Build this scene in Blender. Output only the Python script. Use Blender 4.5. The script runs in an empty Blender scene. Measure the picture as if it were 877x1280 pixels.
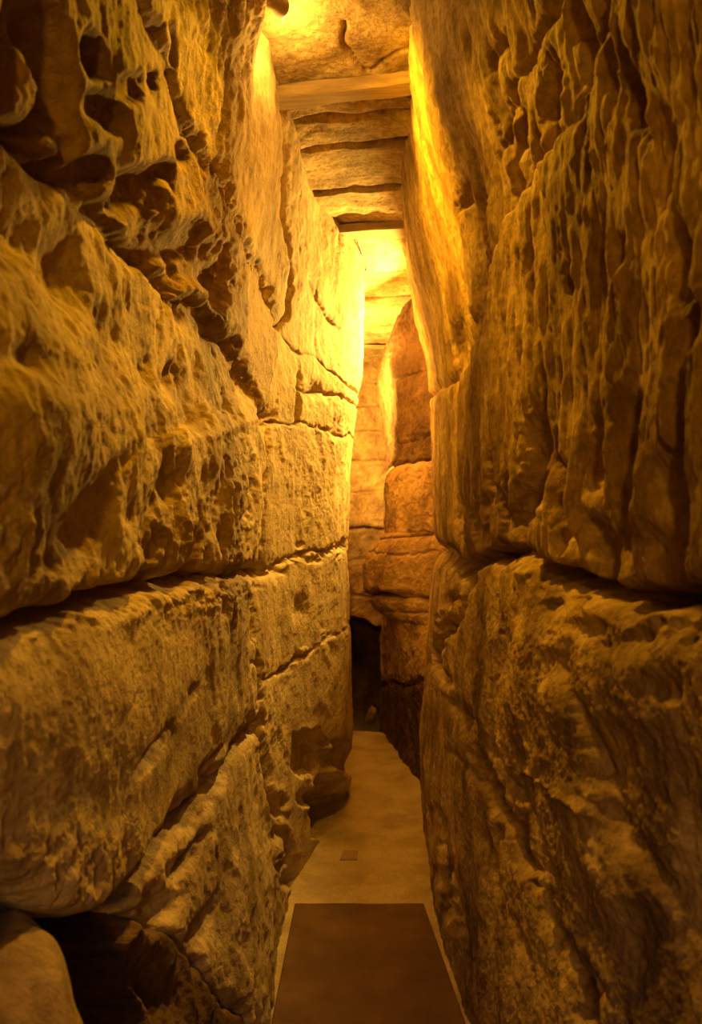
import bpy, math
import numpy as np
from mathutils import Vector, Euler

# ------------------------------------------------------------------ scene, camera, light
S = bpy.context.scene
COL = S.collection
F, CX, HY, EYE = 1000.0, 438.5, 670.0, 1.55          # focal length in px (of 877), principal column, horizon row, eye height
cd = bpy.data.cameras.new('camera'); cam = bpy.data.objects.new('camera', cd); COL.objects.link(cam)
cd.sensor_fit = 'HORIZONTAL'; cd.sensor_width = 36.0; cd.lens = 36.0 * F / 877.0
cd.shift_y = 30.0 / 877.0; cd.clip_start = 0.02; cd.clip_end = 60
cd.dof.use_dof = True; cd.dof.focus_distance = 3.0; cd.dof.aperture_fstop = 8.0
cam.location = (0, 0, EYE); cam.rotation_euler = (math.pi / 2, 0, 0)
S.camera = cam
S.view_settings.view_transform = 'Standard'; S.view_settings.look = 'None'
S.view_settings.gamma = 1.0; S.view_settings.use_curve_mapping = False
S.view_settings.exposure = 0.0
w = bpy.data.worlds.new('world'); S.world = w; w.use_nodes = True
w.node_tree.nodes['Background'].inputs[0].default_value = (0.6, 0.8, 1.0, 1)
w.node_tree.nodes['Background'].inputs[1].default_value = 0.0005

WARM = (1.0, 0.440, 0.010)
HOT = (1.0, 0.53, 0.070)
def lamp(kind, loc, power, color=WARM, radius=0.03, aim=None, angle=90, blend=0.6):
    l = bpy.data.lights.new('cave_light', kind); l.energy = power; l.color = color
    if kind in ('POINT', 'SPOT'): l.shadow_soft_size = radius
    o = bpy.data.objects.new('cave_light', l); COL.objects.link(o); o.location = loc
    if kind == 'SPOT': l.spot_size = math.radians(angle); l.spot_blend = blend
    if kind == 'AREA': l.size = radius
    if aim is not None:
        o.rotation_euler = (Vector(aim) - Vector(loc)).to_track_quat('-Z', 'Y').to_euler()
    return o
lamp('POINT', (-0.185, 2.545, 3.115), 8.5, color=HOT)                        # lamp under the ceiling, top left of the photograph
lamp('SPOT', (-0.20, 2.50, 2.98), 120, aim=(0.24, 2.72, 2.85), angle=100, blend=0.9)    # added spot, brightens the edge of the right rock
lamp('SPOT', (-0.08, 2.26, 3.08), 150, aim=(0.12, 0.75, 0.5), angle=84, blend=1.0, radius=0.04)  # added unseen spot, aimed back to light the near walls
lamp('SPOT', (0.04, 2.30, 3.05), 85, aim=(0.02, 4.2, 0.6), angle=75, blend=0.9, radius=0.04)  # added unseen spot, brightens the lower column and the path
lamp('SPOT', (0.44, 4.99, 2.78), 500, color=HOT, aim=(-0.56, 4.70, 2.78), angle=154, blend=0.35)  # hidden behind the right rock, on the left column
lamp('SPOT', (-0.16, 5.95, 2.50), 380, color=HOT, aim=(0.26, 6.45, 2.90), angle=172, blend=0.6)  # behind the left column
lamp('POINT', (-0.08, -1.15, 2.0), 66, radius=0.06)                         # added fill light behind the visitor, for near walls and overhangs
day = lamp('AREA', (0.0, -0.8, 1.9), 1.0, color=(0.40, 0.8, 1.0), radius=0.5, aim=(0, 0.55, 0.35))   # day coming in at the entrance
day.data.spread = math.radians(80)

# ------------------------------------------------------------------ helpers
rng = np.random.RandomState(7)
PERM = rng.permutation(256); PERM = np.concatenate([PERM, PERM, PERM])
GRAD = rng.normal(size=(256, 3)); GRAD /= np.linalg.norm(GRAD, axis=1)[:, None]
def perlin(x, y, z, seed=0):
    x = np.asarray(x, float) + seed * 17.31; y = np.asarray(y, float) + seed * 5.77; z = np.asarray(z, float) - seed * 9.13
    x, y, z = np.broadcast_arrays(x, y, z)
    xi = np.floor(x).astype(int); yi = np.floor(y).astype(int); zi = np.floor(z).astype(int)
    xf, yf, zf = x - xi, y - yi, z - zi
    f = lambda t: t * t * t * (t * (t * 6 - 15) + 10)
    u, v, ww = f(xf), f(yf), f(zf)
    out = 0
    for a in (0, 1):
        for b in (0, 1):
            for c in (0, 1):
                g = GRAD[PERM[PERM[PERM[(xi + a) & 255] + ((yi + b) & 255)] + ((zi + c) & 255)]]
                d = g[..., 0] * (xf - a) + g[..., 1] * (yf - b) + g[..., 2] * (zf - c)
                out = out + d * (u if a else 1 - u) * (v if b else 1 - v) * (ww if c else 1 - ww)
    return out * 1.6
def fbm(x, y, z, oct=3, seed=0, gain=0.5):
    s, a = 0, 1.0
    for k in range(oct):
        s = s + a * perlin(x * 2 ** k, y * 2 ** k, z * 2 ** k, seed + k * 3); a *= gain
    return s
def ridged(x, y, z, oct=3, seed=0, gain=0.5):
    s, a = 0, 1.0
    for k in range(oct):
        s = s + a * (1 - 2 * np.abs(perlin(x * 2 ** k, y * 2 ** k, z * 2 ** k, seed + k * 3))); a *= gain
    return s
def sst(a, b, x):
    t = np.clip((x - a) / (b - a), 0, 1); return t * t * (3 - 2 * t)
def pdist(px, py, pts):
    """distance to an open polyline, and 0..1 along it"""
    best = np.full(px.shape, 1e9); par = np.zeros(px.shape)
    n = len(pts) - 1
    for i in range(n):
        ax, ay = pts[i]; bx, by = pts[i + 1]
        dx, dy = bx - ax, by - ay; L = dx * dx + dy * dy + 1e-9
        t = np.clip(((px - ax) * dx + (py - ay) * dy) / L, 0, 1)
        d = np.hypot(px - ax - t * dx, py - ay - t * dy)
        m = d < best; best = np.where(m, d, best); par = np.where(m, (i + t) / n, par)
    return best, par
def inpoly(px, py, pts):
    r = np.zeros(px.shape, bool); n = len(pts)
    for i in range(n):
        x0, y0 = pts[i]; x1, y1 = pts[(i + 1) % n]
        if y0 == y1: continue
        c = ((y0 > py) != (y1 > py)) & (px < (x1 - x0) * (py - y0) / (y1 - y0) + x0)
        r ^= c
    return r
class Field:
    """relief of one wall, in metres towards the passage, features traced where the wall shows them"""
    def __init__(s, px, py): s.px, s.py = px, py; s.d = np.zeros(px.shape)
    def box(s, pts, r):
        a = np.array(pts)
        return (s.px > a[:, 0].min() - r) & (s.px < a[:, 0].max() + r) & (s.py > a[:, 1].min() - r) & (s.py < a[:, 1].max() + r)
    def crack(s, pts, wd, dep, taper=0.0, p=1.4):
        m = s.box(pts, wd * 4); d, t = pdist(s.px[m], s.py[m], pts)
        k = 1.0 if not taper else np.clip(np.minimum(t, 1 - t) / taper, 0.12, 1)
        k = k * np.clip(.75 + .9 * perlin(s.px[m] / 34, s.py[m] / 34, 0 * d + dep * 90, 17), .15, 1.25)
        s.d[m] -= dep * k * np.exp(-(d / wd) ** p)
    def step(s, pts, dep, wd, reach):
        """rock on the right hand of the polyline's direction (in the photograph, y down) stands out by dep, fading over reach"""
        m = s.box(pts, reach); px, py = s.px[m], s.py[m]
        d, t = pdist(px, py, pts)
        sg = np.zeros(px.shape); best = np.full(px.shape, 1e9)
        for i in range(len(pts) - 1):
            ax, ay = pts[i]; bx, by = pts[i + 1]; dx, dy = bx - ax, by - ay; L = dx * dx + dy * dy
            tt = np.clip(((px - ax) * dx + (py - ay) * dy) / L, 0, 1)
            dd = np.hypot(px - ax - tt * dx, py - ay - tt * dy)
            q = dd < best; best[q] = dd[q]; sg[q] = np.sign(dx * (py - ay) - dy * (px - ax))[q]
        e = np.clip(np.minimum(t, 1 - t) * 8, 0, 1)
        s.d[m] += dep * e * sst(-wd, wd, sg * d) * (1 - sst(reach * 0.35, reach, d))
    def pit(s, x, y, rx, ry, dep, rot=0, p=2.0):
        c, n = math.cos(math.radians(rot)), math.sin(math.radians(rot))
        r = max(rx, ry) * 2.6
        m = (abs(s.px - x) < r) & (abs(s.py - y) < r)
        ax, ay = s.px[m] - x, s.py[m] - y
        q = np.hypot((ax * c + ay * n) / rx, (-ax * n + ay * c) / ry)
        s.d[m] -= dep * np.exp(-q ** p)
    def rubble(s, pts, n, spread, r, dep, seed):
        """broken, crumbly band along a joint"""
        g = np.random.RandomState(seed); a = np.array(pts, float)
        L = np.concatenate([[0], np.cumsum(np.hypot(*np.diff(a, axis=0).T))])
        for _ in range(n):
            t = g.uniform(0, L[-1]); x = np.interp(t, L, a[:, 0]) + g.normal() * spread * .5; y = np.interp(t, L, a[:, 1]) + g.normal() * spread
            k = g.uniform(.6, 1.5)
            s.pit(x, y, r * k * g.uniform(.7, 1.4), r * k * g.uniform(.7, 1.4), dep * g.uniform(-.6, 1.2), g.uniform(0, 180), 3)
    def hollow(s, pts, dep, wd):
        a = np.array(pts); m = s.box(pts, wd * 2)
        d, _ = pdist(s.px[m], s.py[m], list(pts) + [pts[0]])
        sd = np.where(inpoly(s.px[m], s.py[m], pts), d, -d)
        s.d[m] -= dep * sst(-wd, wd, sd)

def tag(o, label=None, cat=None, group=None, kind=None):
    for k, v in (('label', label), ('category', cat), ('group', group), ('kind', kind)):
        if v: o[k] = v
    return o
def mesh_np(name, verts, quads, mat, parent=None, smooth=True, tris=None, flat_from=None):
    me = bpy.data.meshes.new(name)
    nq = len(quads)
    me.vertices.add(len(verts)); me.vertices.foreach_set('co', np.asarray(verts, np.float32).ravel())
    me.loops.add(nq * 4); me.loops.foreach_set('vertex_index', np.asarray(quads, np.int32).ravel())
    me.polygons.add(nq); me.polygons.foreach_set('loop_start', np.arange(0, nq * 4, 4, dtype=np.int32))
    sm = np.full(nq, smooth, bool)
    if flat_from is not None: sm[flat_from:] = False
    me.update(calc_edges=True); me.polygons.foreach_set('use_smooth', sm)
    me.validate(); me.materials.append(mat)
    o = bpy.data.objects.new(name, me); COL.objects.link(o)
    if parent: o.parent = parent
    return o
def cut(name, V, quads, sel, back, mat):
    """one rock out of a relief: its faces plus the sides that run back into the rock"""
    q = quads[sel]
    used, inv = np.unique(q, return_inverse=True); q = inv.reshape(q.shape); v = V[used]
    e = np.concatenate([q[:, [0, 1]], q[:, [1, 2]], q[:, [2, 3]], q[:, [3, 0]]])
    key = np.sort(e, axis=1); kk = key[:, 0].astype(np.int64) * (len(v) + 1) + key[:, 1]
    _, idx, cnt = np.unique(kk, return_index=True, return_counts=True)
    be = e[idx[cnt == 1]]
    bv, binv = np.unique(be, return_inverse=True); binv = binv.reshape(be.shape)
    nv = len(v); v2 = v[bv] + back
    sk = np.stack([be[:, 1], be[:, 0], nv + binv[:, 0], nv + binv[:, 1]], axis=1)
    return mesh_np(name, np.concatenate([v, v2]), np.concatenate([q, sk]), mat, flat_from=len(q))
def gridquads(n, m):
    i = np.arange(n * m).reshape(n, m)
    return np.stack([i[:-1, :-1], i[1:, :-1], i[1:, 1:], i[:-1, 1:]], axis=-1).reshape(-1, 4)
def boxq(bx):
    """vertices and quads of an axis box (x0,x1,y0,y1,z0,z1)"""
    x0, x1, y0, y1, z0, z1 = bx
    v = [(x0,y0,z0),(x1,y0,z0),(x1,y1,z0),(x0,y1,z0),(x0,y0,z1),(x1,y0,z1),(x1,y1,z1),(x0,y1,z1)]
    q = [(0,3,2,1),(4,5,6,7),(0,1,5,4),(1,2,6,5),(2,3,7,6),(3,0,4,7)]
    return v, q

# ------------------------------------------------------------------ materials
def new_mat(name):
    m = bpy.data.materials.new(name); m.use_nodes = True
    nt = m.node_tree; b = nt.nodes['Principled BSDF']
    return m, nt, b
def ramp(nt, fac, stops):
    r = nt.nodes.new('ShaderNodeValToRGB'); e = r.color_ramp.elements
    while len(e) < len(stops): e.new(0.5)
    for k, (p, c) in enumerate(stops): e[k].position = p; e[k].color = (*c, 1)
    nt.links.new(fac, r.inputs[0]); return r.outputs[0]
def noise(nt, co, scale, detail=6, rough=0.6, sx=None):
    n = nt.nodes.new('ShaderNodeTexNoise'); n.inputs['Scale'].default_value = scale
    n.inputs['Detail'].default_value = detail; n.inputs['Roughness'].default_value = rough
    if sx:
        mp = nt.nodes.new('ShaderNodeMapping'); mp.inputs['Scale'].default_value = sx
        nt.links.new(co, mp.inputs['Vector']); co = mp.outputs[0]
    nt.links.new(co, n.inputs['Vector']); return n.outputs['Fac']
def mix(nt, fac, a, b, mode='MIX'):
    n = nt.nodes.new('ShaderNodeMix'); n.data_type = 'RGBA'; n.blend_type = mode
    if isinstance(fac, float): n.inputs[0].default_value = fac
    else: nt.links.new(fac, n.inputs[0])
    for k, s in ((6, a), (7, b)):
        if isinstance(s, tuple): n.inputs[k].default_value = (*s, 1)
        else: nt.links.new(s, n.inputs[k])
    return n.outputs[2]
def rock_mat(name, dark, mid, light, stain=0.55, bump=0.012, off=0.0, sz=1.0, speck=0.45, st0=0.47):
    m, nt, b = new_mat(name)
    g = nt.nodes.new('ShaderNodeNewGeometry')
    mp = nt.nodes.new('ShaderNodeMapping'); mp.inputs['Location'].default_value = (off, off * 2, off * 3)
    nt.links.new(g.outputs['Position'], mp.inputs['Vector']); co = mp.outputs[0]
    c = ramp(nt, noise(nt, co, 5.5, 8, 0.62), [(0.30, dark), (0.5, mid), (0.72, light)])
    sp = ramp(nt, noise(nt, co, 38, 6, 0.7), [(0.36, (0.45, 0.42, 0.38)), (0.56, (1, 1, 1))])
    c = mix(nt, speck, c, sp, 'MULTIPLY')
    st = ramp(nt, noise(nt, co, 3.2, 7, 0.68, (1, 1, 0.45)), [(st0, (0, 0, 0)), (st0 + 0.2, (1, 1, 1))])
    n = nt.nodes.new('ShaderNodeMath'); n.operation = 'MULTIPLY'; n.inputs[1].default_value = stain
    nt.links.new(st, n.inputs[0])
    c = mix(nt, n.outputs[0], c, (dark[0] * 0.42, dark[1] * 0.36, dark[2] * 0.36))
    nt.links.new(c, b.inputs['Base Color'])
    b.inputs['Roughness'].default_value = 0.82; b.inputs['Specular IOR Level'].default_value = 0.25
    h1 = noise(nt, co, 55, 9, 0.66, (1, 1, sz)); h2 = noise(nt, co, 190, 4, 0.6, (1, 1, sz))
    bp = nt.nodes.new('ShaderNodeBump'); bp.inputs['Distance'].default_value = bump; bp.inputs['Strength'].default_value = 1
    nt.links.new(h1, bp.inputs['Height'])
    bp2 = nt.nodes.new('ShaderNodeBump'); bp2.inputs['Distance'].default_value = bump * 0.22; bp2.inputs['Strength'].default_value = 1
    nt.links.new(h2, bp2.inputs['Height']); nt.links.new(bp.outputs[0], bp2.inputs['Normal'])
    nt.links.new(bp2.outputs[0], b.inputs['Normal'])
    return m
ROCK_L = rock_mat('ochre_sandstone', (0.26, 0.17, 0.09), (0.52, 0.40, 0.24), (0.68, 0.55, 0.36), 0.5, 0.009)
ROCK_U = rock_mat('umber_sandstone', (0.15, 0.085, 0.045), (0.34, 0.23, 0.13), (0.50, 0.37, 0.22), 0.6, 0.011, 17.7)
ROCK_C = rock_mat('pale_sandstone', (0.34, 0.24, 0.13), (0.58, 0.46, 0.29), (0.70, 0.58, 0.40), 0.4, 0.008, 3.1)
ROCK_R = rock_mat('brown_sandstone', (0.24, 0.14, 0.075), (0.48, 0.34, 0.19), (0.62, 0.48, 0.30), 0.85, 0.010, 7.7, 0.45, 0.75, 0.44)
ROCK_S = rock_mat('stained_sandstone', (0.20, 0.125, 0.06), (0.50, 0.36, 0.20), (0.66, 0.51, 0.31), 0.92, 0.010, 9.4, 1.0, 0.7, 0.45)
ROCK_F = rock_mat('russet_sandstone', (0.20, 0.11, 0.06), (0.40, 0.26, 0.14), (0.54, 0.38, 0.22), 0.6, 0.010, 11.3)
ROCK_D = rock_mat('dark_russet_sandstone_and_shade', (0.055, 0.025, 0.013), (0.105, 0.055, 0.026), (0.17, 0.10, 0.052), 0.6, 0.010, 14.9)  # russet of far rocks; also painted shade on the rock inside the hollow
ROCK_T = rock_mat('capstone', (0.26, 0.17, 0.09), (0.52, 0.39, 0.22), (0.66, 0.52, 0.33), 0.8, 0.012, 5.2, 1.0, 0.8, 0.45)

# ------------------------------------------------------------------ floor
m, nt, b = new_mat('worn_concrete')
g = nt.nodes.new('ShaderNodeNewGeometry'); co = g.outputs['Position']
c = ramp(nt, noise(nt, co, 4.0, 7, 0.6), [(0.3, (0.30, 0.22, 0.13)), (0.55, (0.50, 0.40, 0.25)), (0.75, (0.58, 0.47, 0.31))])
c = mix(nt, 0.5, c, ramp(nt, noise(nt, co, 120, 3, 0.6), [(0.35, (0.55, 0.55, 0.55)), (0.6, (1, 1, 1))]), 'MULTIPLY')
nt.links.new(c, b.inputs['Base Color']); b.inputs['Roughness'].default_value = 0.75
bp = nt.nodes.new('ShaderNodeBump'); bp.inputs['Distance'].default_value = 0.004; nt.links.new(noise(nt, co, 60, 6, 0.6), bp.inputs['Height'])
nt.links.new(bp.outputs[0], b.inputs['Normal']); CONC = m
xs = np.linspace(-1.0, 1.4, 100); ys = np.linspace(-1.6, 9.6, 380)
XX, YY = np.meshgrid(xs, ys, indexing='ij')
ZZ = 0.006 * fbm(XX * 3, YY * 3, 0 * XX, 3, 51) + 0.002 * fbm(XX * 14, YY * 14, 0 * XX, 2, 52)  - 0.006 - .45 * sst(6.42, 6.55, YY + .3 * XX)
fl = mesh_np('floor', np.stack([XX, YY, ZZ], -1).reshape(-1, 3), gridquads(100, 380), CONC); tag(fl, kind='structure')

m, nt, b = new_mat('brown_matting')
g = nt.nodes.new('ShaderNodeNewGeometry'); co = g.outputs['Position']
c = ramp(nt, noise(nt, co, 5.0, 6, 0.6), [(0.3, (0.085, 0.042, 0.018)), (0.6, (0.15, 0.078, 0.034)), (0.8, (0.20, 0.11, 0.05))])
nt.links.new(c, b.inputs['Base Color']); b.inputs['Roughness'].default_value = 0.9
bp = nt.nodes.new('ShaderNodeBump'); bp.inputs['Distance'].default_value = 0.002; nt.links.new(noise(nt, co, 220, 3, 0.6), bp.inputs['Height'])
nt.links.new(bp.outputs[0], b.inputs['Normal']); MAT = m
def mat_mesh():
    n, k = 24, 80
    v = []
    prof = [(-0.002, 0.0), (0.0, 0.010), (0.004, 0.013)]
    ys = np.linspace(0.7, 3.35, k)
    rows = []
    for j, y in enumerate(ys):
        xl = np.interp(y, [0.7, 2.54, 3.35], [-0.262, -0.252, -0.236]) ; xr = np.interp(y, [0.7, 2.54, 3.35], [0.385, 0.362, 0.305])
        yy = y
        r = [(xl, yy, -0.012), (xl, yy, 0.008), (xl + 0.006, yy, 0.012)]
        for t in np.linspace(0.02, 0.98, n): r.append((xl + (xr - xl) * t, yy, 0.012 + 0.002 * math.sin(y * 9 + t * 5) * math.sin(t * 7)))
        r += [(xr - 0.006, yy, 0.012), (xr, yy, 0.008), (xr, yy, -0.012)]
        rows.append(r)
    first = [(x, y - 0.004, -0.012) for x, y, z in rows[0]]; last = [(x, y + 0.004, -0.012) for x, y, z in rows[-1]]
    rows = [first] + rows + [last]
    A = np.array(rows); return A.reshape(-1, 3), gridquads(A.shape[0], A.shape[1])[:, ::-1]
v, q = mat_mesh()
o = mesh_np('floor_mat', v, q, MAT, smooth=False)
tag(o, 'dark brown floor mat lying on the pale concrete path between the rocks', 'mat')

PATCH, nt, b = new_mat('grey_mortar'); b.inputs['Base Color'].default_value = (0.33, 0.25, 0.16, 1); b.inputs['Roughness'].default_value = 0.85
PV = [(-.052, 3.83), (.03, 3.83), (.033, 3.93), (-.034, 3.94)]
v = [(x, y, -.01) for x, y in PV] + [(x, y, .004) for x, y in PV] + [(x * .93, 3.885 + (y - 3.885) * .93, .0055) for x, y in PV]
q = [(3, 2, 1, 0), (8, 9, 10, 11)] + [(k + a, (k + 1) % 4 + a, (k + 1) % 4 + a + 4, k + a + 4) for a in (0, 4) for k in range(4)]
o = mesh_np('repair_patch', v, q, PATCH, fl, smooth=False)

# ------------------------------------------------------------------ left rock
def columns(base, spec):
    """distances along the wall, spaced as finely as they need to be"""
    out = []
    for a, b_, n in spec: out += list(a + (b_ - a) * np.arange(n) / n)
    return np.array(out + [spec[-1][1]])
def by_angle(base, y0, y1, step):
    yy = np.linspace(y0, y1, 20000); p = CX + F * base(yy) / yy
    L = np.concatenate([[0], np.cumsum(np.abs(np.diff(p)) + np.diff(yy) * 25)])
    n = int(L[-1] / step); return np.interp(np.linspace(0, L[-1], n), L, yy)
def rows_for(Y, n, ztop=3.22, zbot=-0.05):
    Yc = np.maximum(Y, 0.5)
    lo = np.maximum(zbot, EYE - 0.66 * Yc); hi = np.minimum(ztop, EYE + 0.72 * Yc)
    t0 = np.linspace(0, 1, 14)[:-1]; t1 = np.linspace(0, 1, n); t2 = np.linspace(0, 1, 14)[1:]
    return np.concatenate([zbot + np.outer(lo - zbot, t0), lo[:, None] + np.outer(hi - lo, t1), hi[:, None] + np.outer(ztop - hi, t2)], axis=1)

LY = [-1.6, .6, 1., 2., 3.0, 3.25, 3.45, 3.9, 4.3, 4.6, 4.8, 4.95, 5.2, 6., 7.6]
LX = [-.43, -.41, -.405, -.39, -.365, -.335, -.30, -.18, -.05, .0, .022, .0, -.12, -.36, -.55]
lbase = lambda y: np.interp(y, LY, LX)
def smooth_interp(y, a, b, k=0.06):
    return (np.interp(y - k, a, b) + 2 * np.interp(y, a, b) + np.interp(y + k, a, b)) / 4
Yl = np.concatenate([np.linspace(-1.6, .62, 40)[:-1], by_angle(lbase, .62, 4.95, 1.25), np.linspace(4.97, 7.6, 70)])
NR = 980
Zl = rows_for(Yl, NR); Yl2 = np.repeat(Yl[:, None], Zl.shape[1], 1)
Xl = smooth_interp(Yl2, LY, LX)
Xl += 0.10 * sst(2.45, 3.2, Zl) * (1 - sst(3.2, 4.0, Yl2)) * sst(0.5, 2, Yl2)
Xl += sst(2.85, 3.1, Zl) * (.04 * np.exp(-((Yl2 - 2.28) / .12) ** 2) - .05 * np.exp(-((Yl2 - 2.56) / .09) ** 2))
Xl += np.interp(Zl, [0, .4, .95, 1.45, 2.2, 2.5, 3.2], [-.03, -.005, -.02, -.045, -.005, .05, .055]) * sst(4.1, 4.7, Yl2) * (1 - sst(5.3, 6, Yl2))
Xl += (1 - sst(0, .8, Zl)) * np.interp(Yl2, [0, 1.5, 2.54, 3.23, 3.7, 4.13, 4.43, 4.8], [.08, .1, .11, .065, 0, -.04, 0, 0])
Ypos = np.maximum(Yl2, 0.45)
PX = CX + F * Xl / Ypos; PY = HY - F * (Zl - EYE) / Ypos
wx = 7 * perlin(Yl2 * 5, Zl * 9, 0 * Zl, 1) + 3.5 * perlin(Yl2 * 16, Zl * 26, 0 * Zl, 2) + 1.5 * perlin(Yl2 * 40, Zl * 70, 0 * Zl, 3)
wy = 9 * perlin(Yl2 * 5, Zl * 9, 0 * Zl, 4) + 5 * perlin(Yl2 * 16, Zl * 26, 0 * Zl, 5) + 2 * perlin(Yl2 * 45, Zl * 70, 0 * Zl, 6)
far = sst(2.4, 3.4, Yl2)
wx *= 1 - .65 * far; wy *= 1 - .5 * far
PX = PX + wx; PY = PY + wy
fl_ = Field(PX, PY)
cA = [(-3000, -1500), (-300, -170), (0, 130), (60, 185), (120, 235), (170, 285), (215, 335), (245, 375), (275, 405), (300, 450), (325, 495), (333, 520)]
cB = [(100, -250), (150, -60), (165, 15), (195, 70), (225, 130), (250, 185), (278, 240), (295, 290), (318, 335), (335, 370), (346, 410)]
cS = [(325, -300), (333, -50), (345, 60), (352, 120), (357, 200), (352, 270), (359, 330), (357, 395), (346, 410)]
cG = [(-3000, 1500), (-400, 910), (0, 792), (60, 770), (120, 748), (180, 735), (240, 720), (290, 713), (328, 712)]
cG2 = [(328, 712), (345, 706), (380, 691), (412, 686), (436, 680), (520, 672)]
cM = [(333, 520), (331, 600), (328, 712)]
cL = [(-3000, 500), (-300, 930), (0, 1078), (40, 1120), (75, 1145), (110, 1150), (150, 1120), (185, 1085), (215, 1045), (245, 1005), (280, 960), (318, 905)]
cV = [(328, 712), (316, 760), (321, 840), (318, 905)]
cC = [(346, 410), (358, 425), (372, 441), (395, 447), (415, 465), (440, 488), (462, 505), (520, 530)]
cD = [(333, 529), (352, 530), (371, 529), (395, 531), (412, 537), (430, 546), (462, 550), (520, 552)]
cK = [(371, 441), (373, 485), (371, 529)]
cE = [(318, 850), (335, 846), (365, 828), (395, 808), (420, 794), (446, 778), (520, 750)]
cF = [(318, 905), (328, 940), (336, 985), (350, 1030), (362, 1062), (372, 1120), (375, 1400)]
cW = [(150, 1128), (185, 1150), (212, 1172), (235, 1192), (262, 1222), (290, 1255), (318, 1290), (340, 1400)]
fl_.crack(cA, 9, .050); fl_.step(cA, -.045, 7, 190)
fl_.crack(cB, 4, .022); fl_.step(cB[::-1], .02, 5, 90)
fl_.crack(cS, 2.4, .035)
fl_.crack(cG[:7], 11, .17, p=2.2); fl_.crack(cG[6:], 6, .06); fl_.crack(cG, 24, .025); fl_.crack(cG2, 2.4, .018, p=1.2)
fl_.crack(cM, 3, .028); fl_.crack(cV, 3, .03)
fl_.crack(cL, 7, .07); fl_.crack(cC, 1.5, .02); fl_.crack(cD, 1.8, .018); fl_.crack(cK, 2.4, .03)
fl_.crack(cE, 2.0, .016); fl_.crack(cF, 3.5, .04); fl_.crack(cW, 5, .06)
fl_.crack([(371, 487), (395, 488), (425, 495), (450, 512)], 1.6, .02)
fl_.crack([(383, 352), (400, 385), (420, 405), (450, 425)], 2.2, .018)
fl_.crack([(395, 350), (393, 420), (395, 445)], 1.6, .012)
# the pitted upper rock
for a in [(18, 60, 15, 62, .05, 8), (66, 85, 17, 70, .065, -12), (58, 150, 10, 32, .05, 0), (110, 70, 11, 26, .035, -20), (128, 140, 13, 30, .03, -30),
          (188, 245, 25, 30, .055, 10), (205, 300, 28, 26, .04, 30), (163, 238, 9, 18, .03, 0), (95, 195, 8, 22, .04, 0), (122, 215, 15, 22, .035, -20),
          (248, 300, 13, 20, .03, 0), (258, 330, 18, 28, .03, 0), (275, 360, 11, 22, .035, 0), (235, 330, 9, 30, .03, 0), (188, 105, 7, 12, .03, 0), (205, 60, 6, 24, .02, -15),
          (210, 215, 9, 14, .025, 0), (230, 190, 8, 14, .02, 0), (150, 110, 14, 16, .02, 0)]:
    fl_.pit(a[0], a[1], a[2] * 1.1, a[3] * 1.1, a[4] * 1.5, a[5], 3.6)
# broad dents of the ledge and the folds above the bedding gap
for a in [(10, 270, 16, 60, .03, 0), (60, 300, 30, 32, .022, 20), (105, 350, 24, 52, .03, 5), (20, 445, 20, 24, .014, 0), (165, 420, 14, 24, .012, 0), (150, 405, 10, 30, .014, 0), (200, 465, 9, 20, .02, 0), (230, 475, 9, 28, .02, 10),
          (110, 650, 24, 60, .028, 20), (130, 600, 10, 40, .02, 25), (60, 695, 20, 36, .022, 10), (20, 680, 8, 44, .02, 5), (195, 690, 14, 26, .028, 0), (190, 640, 9, 32, .018, 15), (240, 690, 9, 30, .028, 10),
          (160, 640, 8, 24, .014, 0), (215, 605, 12, 30, .014, 10), (270, 690, 7, 26, .02, 0), (262, 640, 6, 44, .016, 5), (290, 660, 6, 40, .02, 5), (306, 620, 5, 60, .02, 5), (185, 560, 14, 44, .012, 15)]:
    fl_.pit(a[0], a[1], a[2], a[3], a[4] * 1.15, a[5], 2.6)
fl_.pit(60, 900, 150, 130, -.02); fl_.pit(60, 540, 120, 130, -.018); fl_.pit(250, 560, 60, 120, -.014)
for p_ in ([(150, 980), (185, 940), (230, 880), (250, 850)], [(190, 1075), (225, 1020), (255, 960), (290, 900)], [(215, 1110), (235, 1070), (262, 1030)]):
    fl_.crack(p_, 7, .03, .2)
# lower hollow under the big block
hol = [(-75, 1010), (0, 1066), (36, 1118), (76, 1150), (115, 1154), (150, 1128), (172, 1110), (172, 1150), (158, 1180), (166, 1230), (185, 1300), (200, 1420), (-75, 1420)]
fl_.hollow(hol, .75, 6)
for a in [(190, 1230, 20, 40, .05, -25), (250, 1160, 14, 40, .03, 25), (200, 1130, 14, 22, .05, 30)]: fl_.pit(*a[:5], a[5])
fl_.rubble([(335, 712), (380, 696), (436, 684)], 70, 5, 3.2, .014, 1); fl_.rubble(cE[:6], 36, 4, 3, .010, 2)
fl_.rubble([(0, 790), (60, 775), (140, 752), (250, 735), (326, 722)], 150, 10, 6, .010, 3); fl_.rubble(cV, 14, 7, 4, .008, 4)
fl_.rubble([(375, 930), (400, 940), (430, 950), (400, 975), (380, 1000), (432, 1000)], 46, 9, 6, .028, 5); fl_.rubble([(345, 980), (352, 1060), (362, 1120)], 40, 8, 6, .02, 6)
fl_.rubble([(333, 530), (400, 534), (445, 548)], 34, 3, 3, .01, 7)
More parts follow.
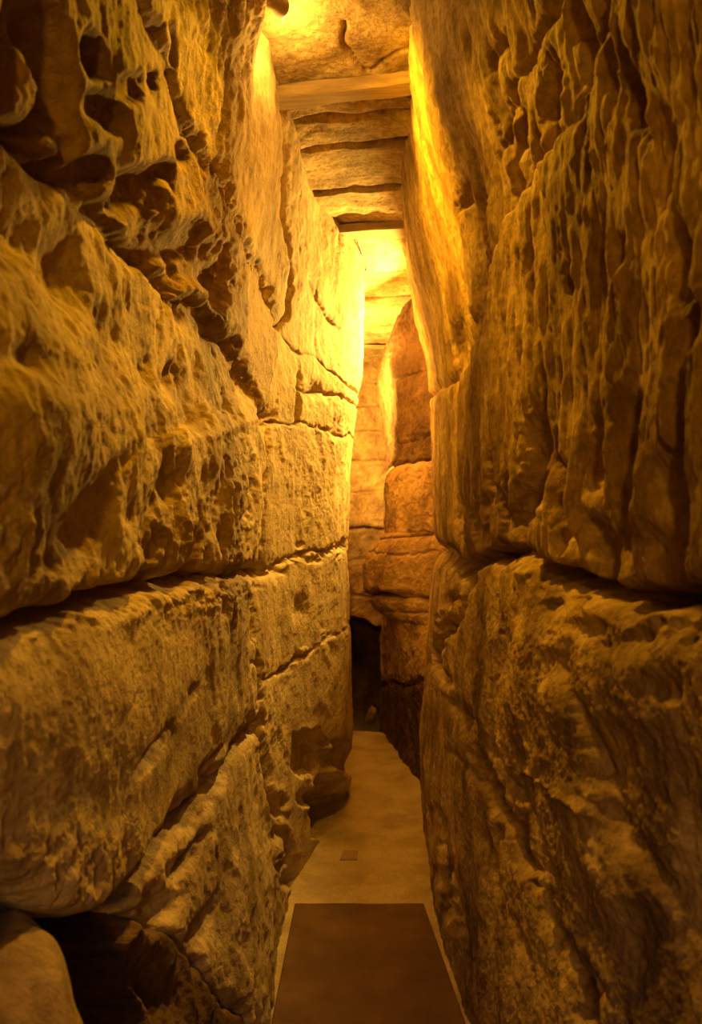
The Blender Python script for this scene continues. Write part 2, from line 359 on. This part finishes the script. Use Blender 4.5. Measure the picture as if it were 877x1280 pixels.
# column: dent, damaged foot
fl_.pit(375, 762, 9, 16, .018); fl_.pit(394, 487, 10, 8, .03); fl_.pit(421, 535, 6, 12, .025); fl_.pit(424, 585, 4, 30, .02)
fl_.hollow([(390, 995), (397, 978), (415, 968), (428, 978), (434, 1000), (431, 1026), (412, 1040), (392, 1046)], .20, 5)
fl_.hollow([(366, 920), (395, 915), (410, 930), (404, 962), (380, 972), (366, 960)], .05, 5)
fl_.hollow([(416, 925), (438, 930), (438, 968), (425, 965)], .06, 4)
fl_.crack([(440, 985), (432, 1000), (428, 1030)], 3, .05)
u, v = Yl2, Zl
n1 = .020 * fbm(u * 2.2, v * 2.6, 0 * u, 2, 11)
slab = sst(735, 800, PY) * (1 - sst(1000, 1080, PY)) * (1 - sst(230, 300, PX))
n2 = (.009 * ridged(u * 7, v * 6, 0 * u, 3, 21, .55) + .008 * fbm(u * 14, v * 11, 0 * u, 2, 24)) * (1 - .75 * slab)
n3 = .0034 * fbm(u * 48, v * 40, 0 * u, 3, 31, .6)
rough = .55 + .45 * sst(-.2, .5, fbm(u * 1.3, v * 1.6, 0 * u, 2, 41))
seam = 1 + 1.2 * np.exp(-(pdist(PX, PY, [(-400, 925), (0, 800), (120, 760), (290, 735)])[0] / 26) ** 2)
dl = fl_.d + n1 * (1 - .5 * far) + n2 * rough * (1 - .45 * far) + n3 * rough * seam * (1 - .35 * far) * (1 - .5 * slab)
dl += .012 * ridged(u * 3, v * .9, 0 * u, 2, 61) * sst(.3, .6, 1 - abs(PY - 620) / 260) * (1 - far)
dl = np.where(Zl < .78, np.maximum(dl, -.1), dl) if False else dl
VL = np.stack([Xl + dl, Yl2, Zl], -1).reshape(-1, 3)
QL = gridquads(*Zl.shape)
fx, fy = PX.ravel()[QL].mean(1), PY.ravel()[QL].mean(1)
BIG = 9000
def path(*segs):
    r = []
    for s_ in segs: r += s_
    return r
regL = {}
lab = np.zeros(len(QL), int)
def region(k, lab, fx, fy, poly):
    m_ = (lab == 0) & inpoly(fx, fy, poly); lab[m_] = k
region(1, lab, fx, fy, path([(-BIG, -BIG)], [(100, -BIG)], cB, cA[::-1], [(-BIG, -1500)]))
region(2, lab, fx, fy, path([(100, -BIG), (325, -BIG)], cS, cB[::-1]))
region(3, lab, fx, fy, path(cA, cM, cG[::-1], [(-BIG, 1500), (-BIG, -1500)]))
region(4, lab, fx, fy, path(cG, cV, cL[::-1], [(-BIG, 500), (-BIG, 1500)]))
region(5, lab, fx, fy, path([(325, -BIG), (BIG, -BIG), (BIG, 530)], cC[::-1], cS[::-1]))
region(6, lab, fx, fy, path([(346, 410), (358, 425)], cK, cD[2::-1]))
region(7, lab, fx, fy, path(cC[2:], [(BIG, 530), (BIG, 552)], cD[::-1][:-2], cK[::-1]))
region(8, lab, fx, fy, path(cD, [(BIG, 552), (BIG, 672)], cG2[::-1], cM[::-1]))
region(9, lab, fx, fy, path(cG2, [(BIG, 672), (BIG, 750)], cE[::-1], [(321, 840)], cV[1::-1]))
region(10, lab, fx, fy, path(cE, [(BIG, 750), (BIG, BIG), (375, BIG)], cF[::-1]))
region(11, lab, fx, fy, path(cL[6:], cF, [(340, 1400)], cW[::-1]))
lab[lab == 0] = 12
def tidy(lab, shape):
    """give stray islands of a region to the rock around them"""
    L = lab.reshape(shape); seen = np.zeros(shape, bool); comps = {}
    for k in np.unique(lab):
        m_ = L == k
        comp = np.zeros(shape, int); left = m_.copy(); c_ = 0
        while left.any():
            c_ += 1; i0 = tuple(np.argwhere(left)[0]); st = [i0]; left[i0] = False
            while st:
                i, j = st.pop(); comp[i, j] = c_
                for a, b_ in ((i+1, j), (i-1, j), (i, j+1), (i, j-1)):
                    if 0 <= a < shape[0] and 0 <= b_ < shape[1] and left[a, b_]: left[a, b_] = False; st.append((a, b_))
        comps[k] = comp
    for k, comp in comps.items():
        if comp.max() < 2: continue
        n_ = np.bincount(comp.ravel())[1:]; keep = 1 + int(np.argmax(n_))
        for c_ in range(1, comp.max() + 1):
            if c_ == keep: continue
            m_ = comp == c_; g_ = m_.copy()
            g_[1:] |= m_[:-1]; g_[:-1] |= m_[1:]; g_[:, 1:] |= m_[:, :-1]; g_[:, :-1] |= m_[:, 1:]
            nb = L[g_ & ~m_]; nb = nb[nb != k]
            if len(nb): L[m_] = np.bincount(nb).argmax()
    return L.ravel()
lab = tidy(lab, (Zl.shape[0] - 1, Zl.shape[1] - 1))
rockL = {
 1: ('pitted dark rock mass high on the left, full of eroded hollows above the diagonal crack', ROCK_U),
 2: ('tall smooth streaked rock sheet on the left running up to the ceiling lamp', ROCK_L),
 3: ('large rough ledge rock on the left between the diagonal crack and the horizontal gap', ROCK_L),
 4: ('big rounded rock slab on the left below the horizontal gap, above the dark hollow', ROCK_L),
 5: ('upper rock of the bright left column, glaring white where the hidden lamp hits it', ROCK_C),
 6: ('small shadowed rock wedged between left ledge and the cracked bright course of the column', ROCK_C),
 7: ('thin cracked rock course of the left column just below its glaring white top', ROCK_C),
 8: ('yellow lit rock course of the left column directly above its ragged bedding seam', ROCK_C),
 9: ('rock course of the left column with a round dent, below the ragged bedding seam', ROCK_C),
 10: ('foot rock of the left column, broken and undercut beside the pale path', ROCK_C),
 11: ('sloping fractured foot rock left of the brown mat, right of the dark hollow', ROCK_L),
 12: ('low rock behind the boulder at the bottom of the left side, coloured dark for shade', ROCK_D)}  # dark colour here stands in for the shade of the hollow
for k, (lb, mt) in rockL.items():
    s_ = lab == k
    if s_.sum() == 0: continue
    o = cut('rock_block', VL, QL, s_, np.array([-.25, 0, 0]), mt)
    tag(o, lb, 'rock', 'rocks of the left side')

# ------------------------------------------------------------------ right rock
RY = [-1.6, .6, 1., 2., 3., 3.5, 4.2, 4.8, 4.9, 5.0, 5.3, 6.2]
RX = [.43, .41, .405, .39, .388, .40, .455, .505, .535, .63, .9, 1.1]
rbase = lambda y: np.interp(y, RY, RX)
Yr = np.concatenate([np.linspace(-1.6, .62, 40)[:-1], by_angle(rbase, .62, 4.86, 1.2), np.linspace(4.87, 6.2, 40)])
Zr = rows_for(Yr, NR); Yr2 = np.repeat(Yr[:, None], Zr.shape[1], 1)
Xr = smooth_interp(Yr2, RY, RX, .04)
top = np.interp(Yr2, [.5, 1.5, 2.46, 3.17, 3.75, 4.46, 4.8], [0, -.1, -.20, -.145, -.175, -.145, -.15])
Xr += top * np.interp(Zr, [2.3, 2.55, 2.85, 3.2], [0, .25, .68, 1])
Xr += np.interp(Zr, [0, .4, .95, 1.45, 1.9, 2.3], [-.075, -.09, -.05, 0, -.01, -.015]) * sst(3.4, 4.6, Yr2)
Xr += (1 - sst(0, .7, Zr)) * np.interp(Yr2, [0, 2.54, 3.52, 4.4], [0, -.015, -.05, 0])
Ypos = np.maximum(Yr2, 0.45)
PX = CX + F * Xr / Ypos; PY = HY - F * (Zr - EYE) / Ypos
far = sst(2.2, 3.4, Yr2)
wx = 8 * perlin(Yr2 * 5, Zr * 9, 0 * Zr, 71) + 3.5 * perlin(Yr2 * 16, Zr * 22, 0 * Zr, 72) + 1.5 * perlin(Yr2 * 40, Zr * 70, 0 * Zr, 73)
wy = 9 * perlin(Yr2 * 5, Zr * 9, 0 * Zr, 74) + 5 * perlin(Yr2 * 16, Zr * 26, 0 * Zr, 75) + 2 * perlin(Yr2 * 45, Zr * 70, 0 * Zr, 76)
PX = PX + wx * (1 - .65 * far); PY = PY + wy * (1 - .5 * far)
fr = Field(PX, PY)
kG = [(760, -300), (770, -60), (745, 80), (720, 148), (690, 182), (665, 220), (640, 265), (622, 305), (612, 335), (606, 375), (597, 420), (580, 455), (562, 478), (545, 492), (520, 505), (430, 520)]
kF = [(715, -120), (690, 15), (668, 55), (650, 90), (640, 130), (628, 165), (618, 205)]
gR = [(430, 640), (520, 668), (543, 688), (560, 697), (578, 714), (597, 700), (622, 690), (650, 697), (682, 714), (715, 728), (760, 745), (800, 756), (877, 748), (1300, 730), (3000, 640)]
kH = [(578, 714), (575, 768), (548, 803), (541, 830), (562, 858), (578, 890), (600, 960), (630, 1020), (650, 1075), (680, 1120), (700, 1180), (730, 1240), (750, 1290), (800, 1400)]
fr.crack(kG, 5, .03); fr.step(kG[:-1], -.018, 5, 110)
fr.crack(kF, 4, .028, .15); fr.crack([(632, 30), (620, 70), (614, 110)], 3.5, .03, .3)
fr.crack(gR, 9, .15, p=2.0); fr.crack(gR, 20, .03)
fr.crack(kH, 4.5, .06); fr.crack(kH[6:], 8, .07)
fr.crack([(556, 935), (585, 955), (604, 985), (625, 1015)], 3, .02, .15)
fr.crack([(715, 765), (722, 830), (735, 900), (752, 960), (775, 1040), (800, 1090), (830, 1160)], 9, .022, .2); fr.step([(715, 760), (722, 830), (735, 900), (752, 960), (775, 1040), (800, 1090), (830, 1160)], .02, 7, 100)
fr.crack([(690, 960), (660, 1000), (650, 1075)], 6, .015, .2); fr.crack([(640, 965), (690, 980), (735, 1000), (760, 1020)], 5, -.015, .2)
for p_ in ([(605, 900), (640, 980), (660, 1020)], [(590, 1000), (612, 1080), (640, 1150), (670, 1260)], [(545, 1000), (552, 1060), (575, 1130), (590, 1230)], [(690, 1130), (720, 1180), (760, 1260)]):
    fr.crack(p_, 5, .022, .2)
fr.rubble([(585, 712), (640, 712), (700, 740), (760, 765), (877, 775)], 110, 11, 6, .009, 11); fr.rubble([(574, 720), (560, 765), (545, 830), (565, 870)], 50, 7, 5, .014, 12)
fr.rubble([(640, 1050), (690, 1140), (740, 1280)], 60, 16, 8, .016, 13); fr.rubble([(540, 1010), (548, 1080), (575, 1180)], 50, 6, 6, .014, 14)
# fluted hollows above the bedding gap
for a in [(665, 580, 15, 70, .05, 4), (700, 620, 11, 75, .04, -6), (748, 560, 12, 50, .045, 4), (745, 690, 14, 40, .05, -10), (790, 540, 11, 40, .03, 0), (780, 640, 14, 60, .03, 8), (845, 640, 17, 70, .05, 0), (860, 530, 10, 60, .035, 0),
          (630, 640, 7, 40, .022, 0), (610, 610, 5, 30, .018, 0), (575, 650, 5, 26, .02, 0), (598, 660, 6, 26, .02, 0), (650, 650, 8, 40, .03, 0), (820, 700, 16, 40, .02, 0),
          (722, 70, 11, 70, .04, -6), (690, 130, 9, 44, .03, -6), (745, 35, 8, 50, .03, 0), (665, 200, 8, 34, .022, 10), (650, 165, 7, 30, .02, 8), (680, 110, 8, 40, .03, 4), (640, 220, 6, 30, .02, 0),
          (770, 60, 12, 60, .02, -10), (805, 110, 10, 60, .025, -5), (850, 330, 9, 50, .03, 0), (865, 420, 10, 40, .03, 0), (575, 440, 10, 32, .02, 8), (600, 280, 6, 40, .02, 0), (577, 245, 3, 16, .03, 0), (715, 350, 6, 16, .02, 0), (780, 320, 7, 30, .018, 0), (835, 200, 8, 60, .018, 5)]:
    fr.pit(a[0], a[1], a[2], a[3], a[4] * 1.6, a[5], 2.8)
fr.pit(560, 410, 16, 70, -.02); fr.pit(780, 850, 90, 70, -.02); fr.pit(640, 850, 50, 110, -.014); fr.pit(870, 1150, 80, 120, .05)
for a in [(735, 790, 22, 12, .02), (700, 835, 18, 20, .02), (800, 800, 26, 14, .016), (690, 760, 14, 12, .02), (830, 860, 24, 18, .015), (588, 890, 4, 10, .03), (860, 780, 18, 30, .03), (755, 810, 10, 10, .016)]:
    fr.pit(*a)
u, v = Yr2, Zr
lowz = sst(650, 800, PY)
n1 = .018 * fbm(u * 2.2, v * 2.4, 0 * u, 2, 81)
n2 = .012 * ridged(u * 10, v * 2.6, 0 * u, 3, 83, .55) * (1 - .75 * lowz) + .008 * fbm(u * 20, v * 5, 0 * u, 2, 85) * (1 - lowz) + .0075 * fbm(u * 8, v * 8, 0 * u, 4, 86, .55) * lowz
n3 = .004 * fbm(u * 52, v * 15, 0 * u, 3, 87, .6) * (1 - lowz) + .0034 * fbm(u * 50, v * 46, 0 * u, 3, 88, .6) * lowz
dr = fr.d + n1 * (1 - .5 * far) + n2 * (1 - .35 * far) + n3 * (1 - .2 * far)
VR = np.stack([Xr - dr, Yr2, Zr], -1).reshape(-1, 3)
QR = gridquads(*Zr.shape)[:, ::-1]
fx, fy = PX.ravel()[QR].mean(1), PY.ravel()[QR].mean(1)
lab = np.zeros(len(QR), int)
region(1, lab, fx, fy, path([(-BIG, -BIG), (760, -BIG)], kG, [(-BIG, 520)]))
region(2, lab, fx, fy, path([(760, -BIG), (BIG, -BIG), (BIG, 640)], gR[::-1], [(-BIG, 640), (-BIG, 520)], kG[::-1]))
region(3, lab, fx, fy, path([(-BIG, 640)], gR[:5], kH, [(800, BIG), (-BIG, BIG)]))
lab[lab == 0] = 4
lab = tidy(lab, (Zr.shape[0] - 1, Zr.shape[1] - 1))
rockR = {
 1: 'tall finely grooved rock slab on the right, reaching the ceiling beside a slanting crack',
 2: 'huge fluted rock face on the right, overhanging the dark horizontal gap',
 3: 'narrow cracked foot rock on the right, its edge rising from the pale path',
 4: 'massive stained rock on the right below the dark horizontal gap'}
for k, lb in rockR.items():
    o = cut('rock_block', VR, QR, lab == k, np.array([.25, 0, 0]), ROCK_R if k < 3 else ROCK_S)
    tag(o, lb, 'rock', 'rocks of the right side')

# ------------------------------------------------------------------ far right rocks
yf = np.concatenate([np.linspace(4.98, 5.62, 150)[:-1], np.linspace(5.62, 6.75, 110), np.linspace(6.8, 8.2, 16)])
zf = np.linspace(-.05, 3.22, 640)
YF, ZF = np.meshgrid(yf, zf, indexing='ij')
up = np.interp(YF, [4.98, 5.1, 5.55, 5.66, 6.0, 6.6, 6.75, 7.2, 8.2], [.66, .60, .335, .295, .255, .235, .30, .6, .9])
lo_ = np.interp(YF, [4.98, 5.1, 6.46, 6.7, 7.2, 8.2], [.455, .43, .255, .27, .5, .8])
mid = np.interp(YF, [4.98, 5.1, 5.45, 5.75, 6.0, 6.6, 7.2, 8.2], [.66, .58, .33, .27, .27, .30, .6, .9])
# upper corner runs in at the foot of the dark face
topc = np.interp(ZF, [2.2, 2.45, 2.75, 3.0, 3.22], [.075, .05, -.0, .03, .12]) * sst(5.3, 5.6, YF)
XF = up + topc
XF = XF + (mid - XF) * (1 - sst(1.95, 2.15, ZF))
XF = XF + (lo_ + .0 - XF) * (1 - sst(.55, 1.2, ZF))
blg = np.clip(1 - ((ZF - 1.27) / .30) ** 2, 0, 1) ** .6
XF -= .17 * blg * np.exp(-((YF - 5.75) / .42) ** 2)
PX = CX + F * XF / YF; PY = HY - F * (ZF - EYE) / YF
PY = PY + 3 * perlin(YF * 8, ZF * 14, 0 * YF, 91) + 2 * perlin(YF * 26, ZF * 40, 0 * YF, 92)
PX = PX + 3 * perlin(YF * 8, ZF * 14, 0 * YF, 93)
ff = Field(PX, PY)
q1 = [(300, 590), (485, 585), (500, 581), (520, 578), (545, 574), (700, 570)]
q2 = [(300, 672), (460, 676), (490, 673), (515, 670), (545, 668), (700, 664)]
q3 = [(300, 752), (455, 745), (470, 742), (500, 746), (545, 750), (700, 752)]
q4 = [(300, 870), (478, 856), (490, 850), (505, 858), (527, 850), (700, 846)]
for q_, wd, dp in ((q1, 2.5, .05), (q2, 2.5, .05), (q3, 3, .09), (q4, 3, .07)): ff.crack(q_, wd, dp)
ff.crack([(500, 556), (520, 552), (545, 540)], 2, .04); ff.crack([(495, 475), (515, 468), (545, 462)], 2, .02)
for x_ in (512, 525, 535): ff.crack([(x_, 545), (x_ + 3, 578)], 2, .03)
ff.crack([(518, 480), (521, 520), (518, 550)], 3, -.03); ff.crack([(505, 590), (507, 660)], 2, .015); ff.crack([(520, 590), (524, 660)], 2, .012)
ff.crack([(465, 765), (545, 765)], 2, .02); ff.crack([(455, 690), (500, 694), (545, 690)], 2, .02)
dF = ff.d + .02 * fbm(YF * 3, ZF * 3, 0 * YF, 2, 95) + .012 * ridged(YF * 9, ZF * 7, 0 * YF, 3, 96) + .004 * fbm(YF * 30, ZF * 34, 0 * YF, 2, 98)
VF = np.stack([XF - dF, YF, ZF], -1).reshape(-1, 3); QF = gridquads(*YF.shape)[:, ::-1]
fx, fy = PX.ravel()[QF].mean(1), PY.ravel()[QF].mean(1)
lab = np.zeros(len(QF), int)
region(1, lab, fx, fy, path([(-BIG, -BIG), (BIG, -BIG), (BIG, 570)], q1[::-1], [(-BIG, 590)]))
region(2, lab, fx, fy, path([(-BIG, 590)], q1, [(BIG, 570), (BIG, 664)], q2[::-1], [(-BIG, 672)]))
region(3, lab, fx, fy, path([(-BIG, 672)], q2, [(BIG, 664), (BIG, 752)], q3[::-1], [(-BIG, 752)]))
region(4, lab, fx, fy, path([(-BIG, 752)], q3, [(BIG, 752), (BIG, 846)], q4[::-1], [(-BIG, 870)]))
lab[lab == 0] = 5
lab = tidy(lab, (YF.shape[0] - 1, YF.shape[1] - 1))
rockF = {
 1: 'dark russet far rock with one glaring yellow side, standing under the ceiling',
 2: 'yellowish upright far rock course under the dark russet one',
 3: 'rounded far rock course that bulges into the passage',
 4: 'brown far rock course above the low dark one, beside the black opening',
 5: 'low dark far rock standing on the end of the pale path'}
for k, lb in rockF.items():
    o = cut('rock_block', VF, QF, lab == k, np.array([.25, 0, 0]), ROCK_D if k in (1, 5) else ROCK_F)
    tag(o, lb, 'rock', 'rocks at the far right')

# ------------------------------------------------------------------ end of the passage
xe = np.linspace(-.75, .75, 150); ze = np.linspace(-.8, 3.3, 500)
XE, ZE = np.meshgrid(xe, ze, indexing='ij')
YE = 7.45 + .25 * XE + 0 * ZE
for k, zc in enumerate((.98, 1.32, 1.62, 1.95, 2.25, 2.52, 2.78, 3.02)):
    zz = zc + .03 * perlin(XE * 4, 0 * XE, 0 * XE + k, 101)
    YE += .022 * np.exp(-((ZE - zz) / .018) ** 2) + (.035 * math.sin(k * 2.4)) * sst(-.02, .02, ZE - zz)
edge = .80 + .05 * perlin(XE * 6, 0 * XE, 0 * XE, 103) - .12 * sst(.0, .25, XE)
YE += 1.7 * (1 - sst(-.03, .03, ZE - edge))
YE += .03 * fbm(XE * 6, ZE * 6, 0 * XE, 4, 105)
o = mesh_np('wall_end', np.stack([XE, YE, ZE], -1).reshape(-1, 3), gridquads(*XE.shape), ROCK_F); tag(o, kind='structure')

# rock mass behind the blocks
def shell(name, base, sgn, off):
    ys = np.linspace(-1.65, 9.6, 60); zs = np.linspace(-.05, 3.3, 16)
    A, B = np.meshgrid(ys, zs, indexing='ij')
    X = base(A) + sgn * off + sgn * .03 * perlin(A * 2, B * 2, 0 * A, 111)
    o = mesh_np(name, np.stack([X, A, B], -1).reshape(-1, 3), gridquads(*A.shape), ROCK_F); tag(o, kind='structure'); return o
shell('wall_left', lambda y: -1.0 + 0 * y, -1, .08)
shell('wall_right', lambda y: 1.42 + 0 * y, 1, .08)

# ------------------------------------------------------------------ capstones and beams overhead
def capstone(y0, y1, z, seed, skew=0.0, tilt=0.0):
    nx, ny = 240, max(24, int((y1 - y0) * 150))
    xs = np.linspace(-.62, .98, nx); ys = np.linspace(0, 1, ny)
    A, B = np.meshgrid(xs, ys, indexing='ij')
    e0 = y0 + skew * A + .03 * perlin(A * 5, 0 * A, 0 * A, seed); e1 = y1 + skew * A + .03 * perlin(A * 5, 0 * A, 0 * A + 5, seed + 1)
    Y = e0 + (e1 - e0) * B
    dd = np.minimum(B, 1 - B) * (y1 - y0)
    Z = z + .05 * (1 - sst(0, .022 + .02 * (perlin(A * 4, 0 * A, 0 * A, seed + 6) + .3), dd)) ** 2 + .011 * fbm(A * 5, Y * 6, 0 * A, 5, seed + 2, .55) + .02 * perlin(A * 2, Y * 2, 0 * A, seed + 4) + tilt * (A - .1)
    for pl in ([(-.02, 2.60), (-.025, 2.71), (.005, 2.80), (.057, 2.875)], [(.06, 2.87), (.117, 2.79), (.22, 2.71)]):
        dd_, _ = pdist(A + .012 * perlin(A * 14, Y * 14, 0 * A, 7), Y, pl); Z += .022 * np.exp(-(dd_ / .009) ** 1.5)
    n = nx * ny
    V = np.concatenate([np.stack([A, Y, Z], -1).reshape(-1, 3), np.stack([A, Y, 0 * Z + z + .26], -1).reshape(-1, 3)])
    gq = gridquads(nx, ny)
    idx = np.arange(n).reshape(nx, ny)
    ring = np.concatenate([idx[:, 0], idx[-1, 1:], idx[-2::-1, -1], idx[0, -2:0:-1]])
    sk = np.stack([ring, np.roll(ring, -1), np.roll(ring, -1) + n, ring + n], 1)
    return mesh_np('capstone', V, np.concatenate([gq[:, ::-1], gq + n, sk[:, ::-1]]), ROCK_T, flat_from=len(gq))
caps = [(-1.7, .2, 3.2, 'x'), (.2, 1.5, 3.22, 'x'), (1.5, 2.28, 3.27, 'x'),
 (2.29, 2.98, 3.215, 'capstone under the brightest lamp pool, with dark forked cracks'),
 (2.99, 3.17, 3.215, 'capstone lying just behind the nearest ceiling beam, dark edged on the right'),
 (3.18, 3.40, 3.208, 'narrow brown capstone second behind the nearest ceiling beam'),
 (3.41, 3.84, 3.212, 'broad brown capstone third behind the nearest ceiling beam'),
 (3.85, 4.28, 3.205, 'capstone just before the second ceiling beam'),
 (4.29, 5.06, 3.215, 'bright yellow capstone just beyond the second ceiling beam'),
 (5.07, 5.58, 3.21, 'amber capstone between the bright yellow one and the shadowed ones'),
 (5.59, 6.05, 3.205, 'amber brown capstone second before the farthest ceiling beam'),
 (6.06, 6.92, 3.20, 'dark brown capstone right before the farthest ceiling beam'),
 (6.93, 8.4, 3.23, 'farthest capstone, glowing amber beyond the last ceiling beam')]
for k, (a, b_, z, lb) in enumerate(caps):
    o = capstone(a, b_, z, 200 + 7 * k, skew=(-.10 if a > 2 else 0) , tilt=.0)
    if lb == 'x': o.name = 'ceiling' if k == 0 else 'ceiling_slab'; tag(o, kind='structure')
    else: tag(o, lb, 'stone slab', 'capstones over the passage')

m, nt, b = new_mat('weathered_timber')
g = nt.nodes.new('ShaderNodeNewGeometry'); co = g.outputs['Position']
c = ramp(nt, noise(nt, co, 9, 6, 0.6, (.5, 6, 6)), [(0.3, (0.18, 0.115, 0.06)), (0.7, (0.34, 0.24, 0.13))])
nt.links.new(c, b.inputs['Base Color']); b.inputs['Roughness'].default_value = 0.7; TIMBER = m
def beam(x0, x1, y, z, dy, dz, yaw, roll, label):
    L = x1 - x0; n = 60; r = .006
    pr = [(-dy/2 + r, -dz/2), (dy/2 - r, -dz/2), (dy/2, -dz/2 + r), (dy/2, dz/2 - r), (dy/2 - r, dz/2), (-dy/2 + r, dz/2), (-dy/2, dz/2 - r), (-dy/2, -dz/2 + r)]
    V = []
    for i in range(n):
        x = -L/2 + L * i / (n - 1)
        for a, c_ in pr: V.append((x, a + .002 * math.sin(x * 23 + c_ * 90), c_ + .002 * math.sin(x * 17 + a * 60)))
    Q = []
    for i in range(n - 1):
        for k in range(8): Q.append((i*8 + k, i*8 + (k+1) % 8, i*8 + 8 + (k+1) % 8, i*8 + 8 + k))
    for b0 in (0, (n-1)*8): Q += [(b0, b0+1, b0+2, b0+3), (b0, b0+3, b0+4, b0+7), (b0+4, b0+5, b0+6, b0+7)]
    o = mesh_np('ceiling_beam', V, Q, TIMBER, smooth=False)
    o.location = ((x0+x1)/2, y, z); o.rotation_euler = (0, -roll, -yaw)
    return tag(o, label, 'beam', 'beams under the capstones')
beam(-.42, .40, 2.93, 3.185, .09, .05, math.radians(8), math.radians(2.2), 'nearest and widest ceiling beam, slanting across behind the lamp pool')
beam(-.22, .50, 4.27, 3.185, .12, .045, math.radians(9), math.radians(1), 'second ceiling beam, meeting the glaring top of the left column')
beam(-.10, .58, 6.92, 3.185, .07, .03, math.radians(0), math.radians(-.6), 'farthest and thinnest ceiling beam, a pale line deep in the passage')

# ------------------------------------------------------------------ loose stones
def stone(name, loc, rad, seed, mat, label, amp=.16, rot=(0, 0, 0), n=64):
    th = np.linspace(0, math.pi, n); ph = np.linspace(0, 2 * math.pi, 2 * n, endpoint=False)
    T, P = np.meshgrid(th, ph, indexing='ij')
    d = np.stack([np.sin(T) * np.cos(P), np.sin(T) * np.sin(P), np.cos(T)], -1)
    r = 1 / (np.abs(d[..., 0]) ** 2.6 + np.abs(d[..., 1]) ** 2.6 + np.abs(d[..., 2]) ** 2.6) ** (1 / 2.6)
    r = r * (1 + amp * fbm(d[..., 0] * 1.3, d[..., 1] * 1.3, d[..., 2] * 1.3, 2, seed) + amp * .14 * fbm(d[..., 0] * 7, d[..., 1] * 7, d[..., 2] * 7, 3, seed + 5))
    V = (d * r[..., None] * np.array(rad)).reshape(-1, 3)
    idx = np.arange(n * 2 * n).reshape(n, 2 * n); nx = np.roll(idx, -1, 1)
    Q = np.stack([idx[:-1], idx[1:], nx[1:], nx[:-1]], -1).reshape(-1, 4)
    o = mesh_np(name, V, Q, mat); o.location = loc; o.rotation_euler = rot
    return tag(o, label, 'rock')
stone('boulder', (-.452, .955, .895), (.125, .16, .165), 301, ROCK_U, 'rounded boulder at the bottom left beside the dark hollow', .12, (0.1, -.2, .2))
stone('pebble', (.165, 6.62, .06), (.036, .05, .075), 305, ROCK_F, 'small upright stone on the path at the black opening', .2, (.1, .35, 0), 24)

# ------------------------------------------------------------------ lamp and cable under the ceiling
m, nt, b = new_mat('lamp_metal'); b.inputs['Base Color'].default_value = (0.30, 0.22, 0.18, 1); b.inputs['Metallic'].default_value = 0.4; b.inputs['Roughness'].default_value = 0.5; LMET = m
m, nt, b = new_mat('lamp_glow'); b.inputs['Base Color'].default_value = (1, .8, .5, 1)
b.inputs['Emission Color'].default_value = (1, .62, .22, 1); b.inputs['Emission Strength'].default_value = 14; LGLOW = m
def lathe(prof, n=28):
    A = np.array([[(r * math.cos(t), r * math.sin(t), z) for t in np.linspace(0, 2 * math.pi, n, endpoint=False)] for r, z in prof])
    i = np.arange(len(prof) * n).reshape(len(prof), n); nx = np.roll(i, -1, 1)
    return A.reshape(-1, 3), np.stack([i[:-1], nx[:-1], nx[1:], i[1:]], -1).reshape(-1, 4)
L = bpy.data.objects.new('flood_lamp', None); COL.objects.link(L); L.location = (-.222, 2.44, 3.165)
L.rotation_euler = Vector((.8, .75, .12)).to_track_quat('Z', 'Y').to_euler()
tag(L, 'small flood lamp tucked against the ceiling beside the left rock', 'lamp')
v, q = lathe([(.001, -.045), (.012, -.044), (.015, -.036), (.017, -.02), (.024, 0), (.028, .014), (.029, .02), (.027, .021), (.025, .012), (.001, .006)])
mesh_np('housing', v, q, LMET, L)
v, q = lathe([(.001, .0125), (.015, .012), (.0245, .0105), (.0245, .008), (.001, .0075)]); mesh_np('lens', v, q, LGLOW, L)
v, q = boxq((-.004, .004, .018, .046, -.012, -.004)); mesh_np('bracket', v, q, LMET, L, smooth=False)
def tube(name, pts, r, mat):
    P = [Vector(p) for p in pts]; V = []; Q = []; n = 8
    for i, p in enumerate(P):
        t = (P[min(i + 1, len(P) - 1)] - P[max(i - 1, 0)]).normalized(); a = t.orthogonal().normalized(); c_ = t.cross(a)
        V += [p + r * (math.cos(k * 2 * math.pi / n) * a + math.sin(k * 2 * math.pi / n) * c_) for k in range(n)]
    for i in range(len(P) - 1):
        best = min(range(n), key=lambda k: (V[(i + 1) * n + k] - P[i + 1] - (V[i * n] - P[i])).length)
        Q += [(i*n + k, i*n + (k+1) % n, (i+1)*n + (k + 1 + best) % n, (i+1)*n + (k + best) % n) for k in range(n)]
    Q += [(0, 3, 2, 1), (0, 5, 4, 3), (0, 7, 6, 5)]; e = (len(P) - 1) * n
    Q += [(e, e+1, e+2, e+3), (e, e+3, e+4, e+5), (e, e+5, e+6, e+7)]
    return mesh_np(name, [tuple(x) for x in V], Q, mat)
cab, nt, b = new_mat('dark_cable'); b.inputs['Base Color'].default_value = (0.06, 0.035, 0.02, 1); b.inputs['Roughness'].default_value = 0.5
key = np.array([(.030, 4.40, 3.20), (.040, 4.45, 3.185), (.066, 4.59, 3.168), (.088, 4.72, 3.165), (.094, 4.78, 3.15), (.082, 4.79, 3.132), (.064, 4.70, 3.142), (.056, 4.62, 3.165), (.050, 4.56, 3.20)])
pts = [tuple(np.interp(t, np.linspace(0, 1, len(key)), key[:, c]) for c in range(3)) for t in np.linspace(0, 1, 40)]
tag(tube('cable', pts, .006, cab), 'short dark cable loop hanging from the ceiling where the second beam meets the left column', 'cable')
